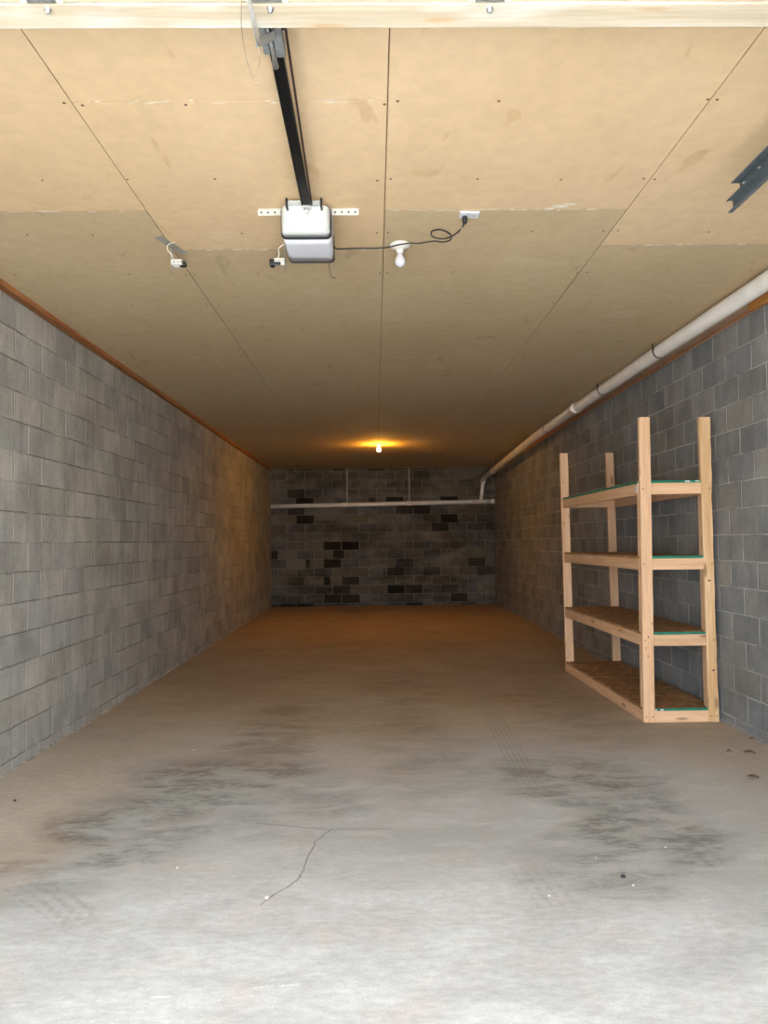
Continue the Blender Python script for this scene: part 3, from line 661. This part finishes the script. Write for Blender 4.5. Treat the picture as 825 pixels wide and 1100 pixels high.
# tiers
for i, zt in enumerate(tops):
    z0 = zt - W
    if i == 0: z0 = .0005
    fx = .018 * zt / 2.4
    boxo('near_crosspiece', (2.168 + fx, 2.590 - .013 * zt / 2.4, YN + .001, YN + T, z0, zt), 'pine_X', sh, .0035)
    sr_ = boxo('side_rail', (XI0 + fx * .5 - .004, XI0 + fx * .5 + T - .004, YN + T, YA, z0, zt), 'pine_Y', sh, .0035)
    for v in sr_.data.vertices:
        if v.co.y > 7: v.co.x -= .016 + fx * .5
    boxo('side_rail', (XI1 - T - .01, XI1 - .01, YN + T, YA, z0, zt), 'pine_Y', sh, .0035)
    boxo('far_crosspiece', (XI0 + T - .006, XI1 - T - .01, YA - T, YA, z0, zt), 'pine_X', sh, .0035)
    # deck, notched round the near posts; painted near edge
    bm = bmesh.new()
    xa, xb = XI0 + fx * .5 - .003, XI1 - .011
    add_box(bm, xa, xb, YN + T + .001, YA - .001, zt + .0005, zt + .0185)
    add_box(bm, 2.169 + fx, 2.589 - .013 * zt / 2.4, YN + .004, YN + T + .001, zt + .0005, zt + .0185)
    for v in bm.verts:
        if v.co.y > 7 and v.co.x < 2.4: v.co.x -= .016 + fx * .5
    dk = obj('deck', bm, 'osb', sh)
    ge = bmesh.new(); add_box(ge, 2.170 + fx, 2.588 - .013 * zt / 2.4, YN + .0015, YN + .004, zt + .0008, zt + .0190)
    if i == 3: add_box(ge, xa - .0025, xa, YN + T + .002, YA - .002, zt + .0008, zt + .0195)
    for v in ge.verts:
        if v.co.y > 7: v.co.x -= .016 + fx * .5
    obj('painted_edge', ge, 'green', dk)
    if i == 3:
        boxo('paper_tag', (2.452, 2.490, YN + .0003, YN + .0014, zt + .006, zt + .0185), 'tag', dk)
        boxo('paper_tag', (2.535, 2.568, YN + .0003, YN + .0014, zt + .009, zt + .0185), 'tag', dk)
    if i == 0:
        boxo('paper_tag', (2.172, 2.184, YN + .0003, YN + .0014, zt + .003, zt + .013), 'tag', dk)
        boxo('paper_tag', (2.212, 2.238, YN + .0003, YN + .0014, zt + .004, zt + .014), 'tag', dk)
    # jack studs that carry the tiers
    if i < 3:
        zn = tops[i + 1] - W
        boxo('jack_stud', (2.0795 + fx, 2.117 + fx, YN + T + .001, YN + T + .039, zt + .019, zn - .0005), 'pine_Z', sh, .003, top=(.004, 0))
        boxo('jack_stud', (2.620, 2.658, YN + T + .001, YN + T + .09, zt + .019, zn - .0005), 'pine_Z', sh, .003) if False else boxo('jack_stud', (2.594 - .003 * i, 2.632 - .003 * i, YN + T + .001, YN + T + .060, zt + .019, zn - .0005), 'pine_Z', sh, .003)
boxo('paper_tag', (2.0865, 2.0873, YN + T + .003, YN + T + .06, 1.80, 1.855), 'tag', sh)
# screw heads on the near posts
for zt in tops:
    for x in (2.100, 2.150, 2.612, 2.655):
        if (zt > .1) and x in (2.150, 2.612): continue
        zz = zt - .045; k = zz / 2.4
        bm = bmesh.new(); xx = x + (.018 * k if x < 2.4 else -.013 * k)
        add_tube(bm, [(xx, YN + .002, zz), (xx, YN - .0012, zz)], .0055, 10); obj('screw', bm, 'screw', sh)
bm = bmesh.new(); add_tube(bm, [(2.636, YN + .002, .40), (2.636, YN - .001, .40)], .008, 10); obj('knot_hole', bm, 'hole', sh); bm = bmesh.new(); add_tube(bm, [(2.622, YN + .002, 1.10), (2.622, YN - .001, 1.10)], .008, 10); obj('knot_hole', bm, 'hole', sh)

# ------------------------------------------------------------------ litter on the floor
def leaf(x, y, s, rot, label):
    bm = bmesh.new(); L = []
    for i in range(9):
        u = i / 8; w = s * .35 * math.sin(PI * min(1, u * 1.02)) ** .8 * (1 + .25 * math.sin(9 * u)); zz = .004 + .010 * math.sin(PI * u) + .004 * u
        L.append([bm.verts.new((w * k, s * (u - .5), zz + .006 * abs(k) + (0.0008 if top else 0))) for top in (0, 1) for k in (-1, 0, 1)])
    for a, b in zip(L, L[1:]):
        for q in (0, 1, 3, 4): bm.faces.new((a[q], a[q + 1], b[q + 1], b[q]))
    bmesh.ops.rotate(bm, verts=bm.verts, cent=(0, 0, 0), matrix=Matrix.Rotation(rot, 3, 'Z')); bmesh.ops.translate(bm, verts=bm.verts, vec=(x, y, -.003))
    tag(obj('dry_leaf', bm, 'leaf'), label, 'leaf')
leaf(2.471, 5.065, .075, 1.3, 'curled brown leaf on the floor by the right wall')
leaf(2.240, 4.555, .060, 1.0, 'thin dark leaf nearest the camera at the right edge')
leaf(2.655, 5.40, .040, 1.4, 'small dark leaf against the foot of the right wall')
leaf(2.350, 5.10, .030, 1.5, 'tiny leaf scrap between shelving and larger brown leaf')
def crumb(x, y, r, m, label, cat, seed, name):
    bm = bmesh.new(); bmesh.ops.create_icosphere(bm, subdivisions=2, radius=r); rr = random.Random(seed)
    for v in bm.verts: v.co *= rr.uniform(.75, 1.1); v.co.z *= .6
    zmin = min(v.co.z for v in bm.verts)
    bmesh.ops.translate(bm, verts=bm.verts, vec=(x, y, -zmin)); tag(obj(name, bm, m), label, cat)
crumb(1.033, 3.256, .011, 'pebble', 'dark pebble on the stained concrete right of centre', 'pebble', 1, 'pebble')
crumb(-2.033, 4.334, .009, 'pebble', 'small dark pebble on the dusty floor near left wall', 'pebble', 2, 'pebble')
crumb(.685, 3.10, .005, 'chip', 'white paint chip at the tyre tread marks', 'paint chip', 3, 'paint_chip')
crumb(.977, 3.457, .004, 'chip', 'white paint chip behind the dark pebble', 'paint chip', 4, 'paint_chip')
crumb(1.33, 3.557, .006, 'chip', 'white paint chip furthest right on the open floor', 'paint chip', 5, 'paint_chip')
crumb(1.05, 3.178, .006, 'chip', 'flat white chip in front of the dark pebble', 'paint chip', 6, 'paint_chip')
crumb(-.452, 3.12, .008, 'chip', 'white chip beside the end of the floor crack', 'paint chip', 7, 'paint_chip')
crumb(-1.275, 5.34, .006, 'chip', 'small white chip on dusty floor near left wall', 'paint chip', 8, 'paint_chip')
crumb(-.89, 3.42, .006, 'chip', 'pale chip on the left of the front floor', 'paint chip', 9, 'paint_chip')

# ------------------------------------------------------------------ light
w = bpy.data.worlds.new('sky'); S.world = w; w.use_nodes = True
bg = w.node_tree.nodes['Background']
sky = w.node_tree.nodes.new('ShaderNodeTexSky'); sky.sky_type = 'NISHITA'; sky.sun_disc = False
sky.sun_elevation = math.radians(66); sky.sun_rotation = math.radians(180); sky.air_density = 1.0; sky.dust_density = 2.5
mx = w.node_tree.nodes.new('ShaderNodeMix'); mx.data_type = 'RGBA'; mx.inputs[0].default_value = .80; mx.inputs[7].default_value = (5.3, 5.7, 6.3, 1)
w.node_tree.links.new(sky.outputs[0], mx.inputs[6]); w.node_tree.links.new(mx.outputs[2], bg.inputs['Color'])
bg.inputs['Strength'].default_value = .47
sun = bpy.data.lights.new('sun', 'SUN'); sun.energy = 7.4; sun.angle = math.radians(1.5); sun.color = (1, .98, .95)
so = bpy.data.objects.new('sun', sun); COL.objects.link(so)
so.rotation_euler = (Vector((0, 0, 0)) - Vector((-.12, -.34, 1))).to_track_quat('-Z', 'Y').to_euler(); so.location = (-4, -12, 30)
pl = bpy.data.lights.new('doorway_portal', 'AREA'); pl.shape = 'RECTANGLE'; pl.size = 3.8; pl.size_y = 2.55; pl.cycles.is_portal = True
po = bpy.data.objects.new('doorway_portal', pl); COL.objects.link(po); po.location = (-.29, YF - .1, 1.27); po.rotation_euler = (math.radians(90), 0, 0)

# ------------------------------------------------------------------ camera
f, h, yaw, pitch, roll = 815, 1.4307, .0120, .0394, -.0107
cy, sy, cp, sp = math.cos(yaw), math.sin(yaw), math.cos(pitch), math.sin(pitch)
fw = Vector((sy * cp, cy * cp, sp)); r0 = Vector((cy, -sy, 0)); u0 = r0.cross(fw)
r_ = math.cos(roll) * r0 + math.sin(roll) * u0; u_ = -math.sin(roll) * r0 + math.cos(roll) * u0
cam = bpy.data.cameras.new('camera'); co = bpy.data.objects.new('camera', cam); COL.objects.link(co)
cam.sensor_fit = 'HORIZONTAL'; cam.sensor_width = 36; cam.lens = 36 * f / 825; cam.clip_start = .05
co.matrix_world = Matrix(((r_.x, u_.x, -fw.x, 0), (r_.y, u_.y, -fw.y, 0), (r_.z, u_.z, -fw.z, h), (0, 0, 0, 1)))
S.camera = co

S.view_settings.view_transform = 'Standard'; S.view_settings.look = 'None'; S.view_settings.gamma = 1; S.view_settings.use_curve_mapping = False
S.view_settings.exposure = 2.5
S.cycles.use_denoising = True
S.cycles.max_bounces = 14; S.cycles.diffuse_bounces = 10; S.cycles.glossy_bounces = 4
S.cycles.sample_clamp_indirect = 6.0
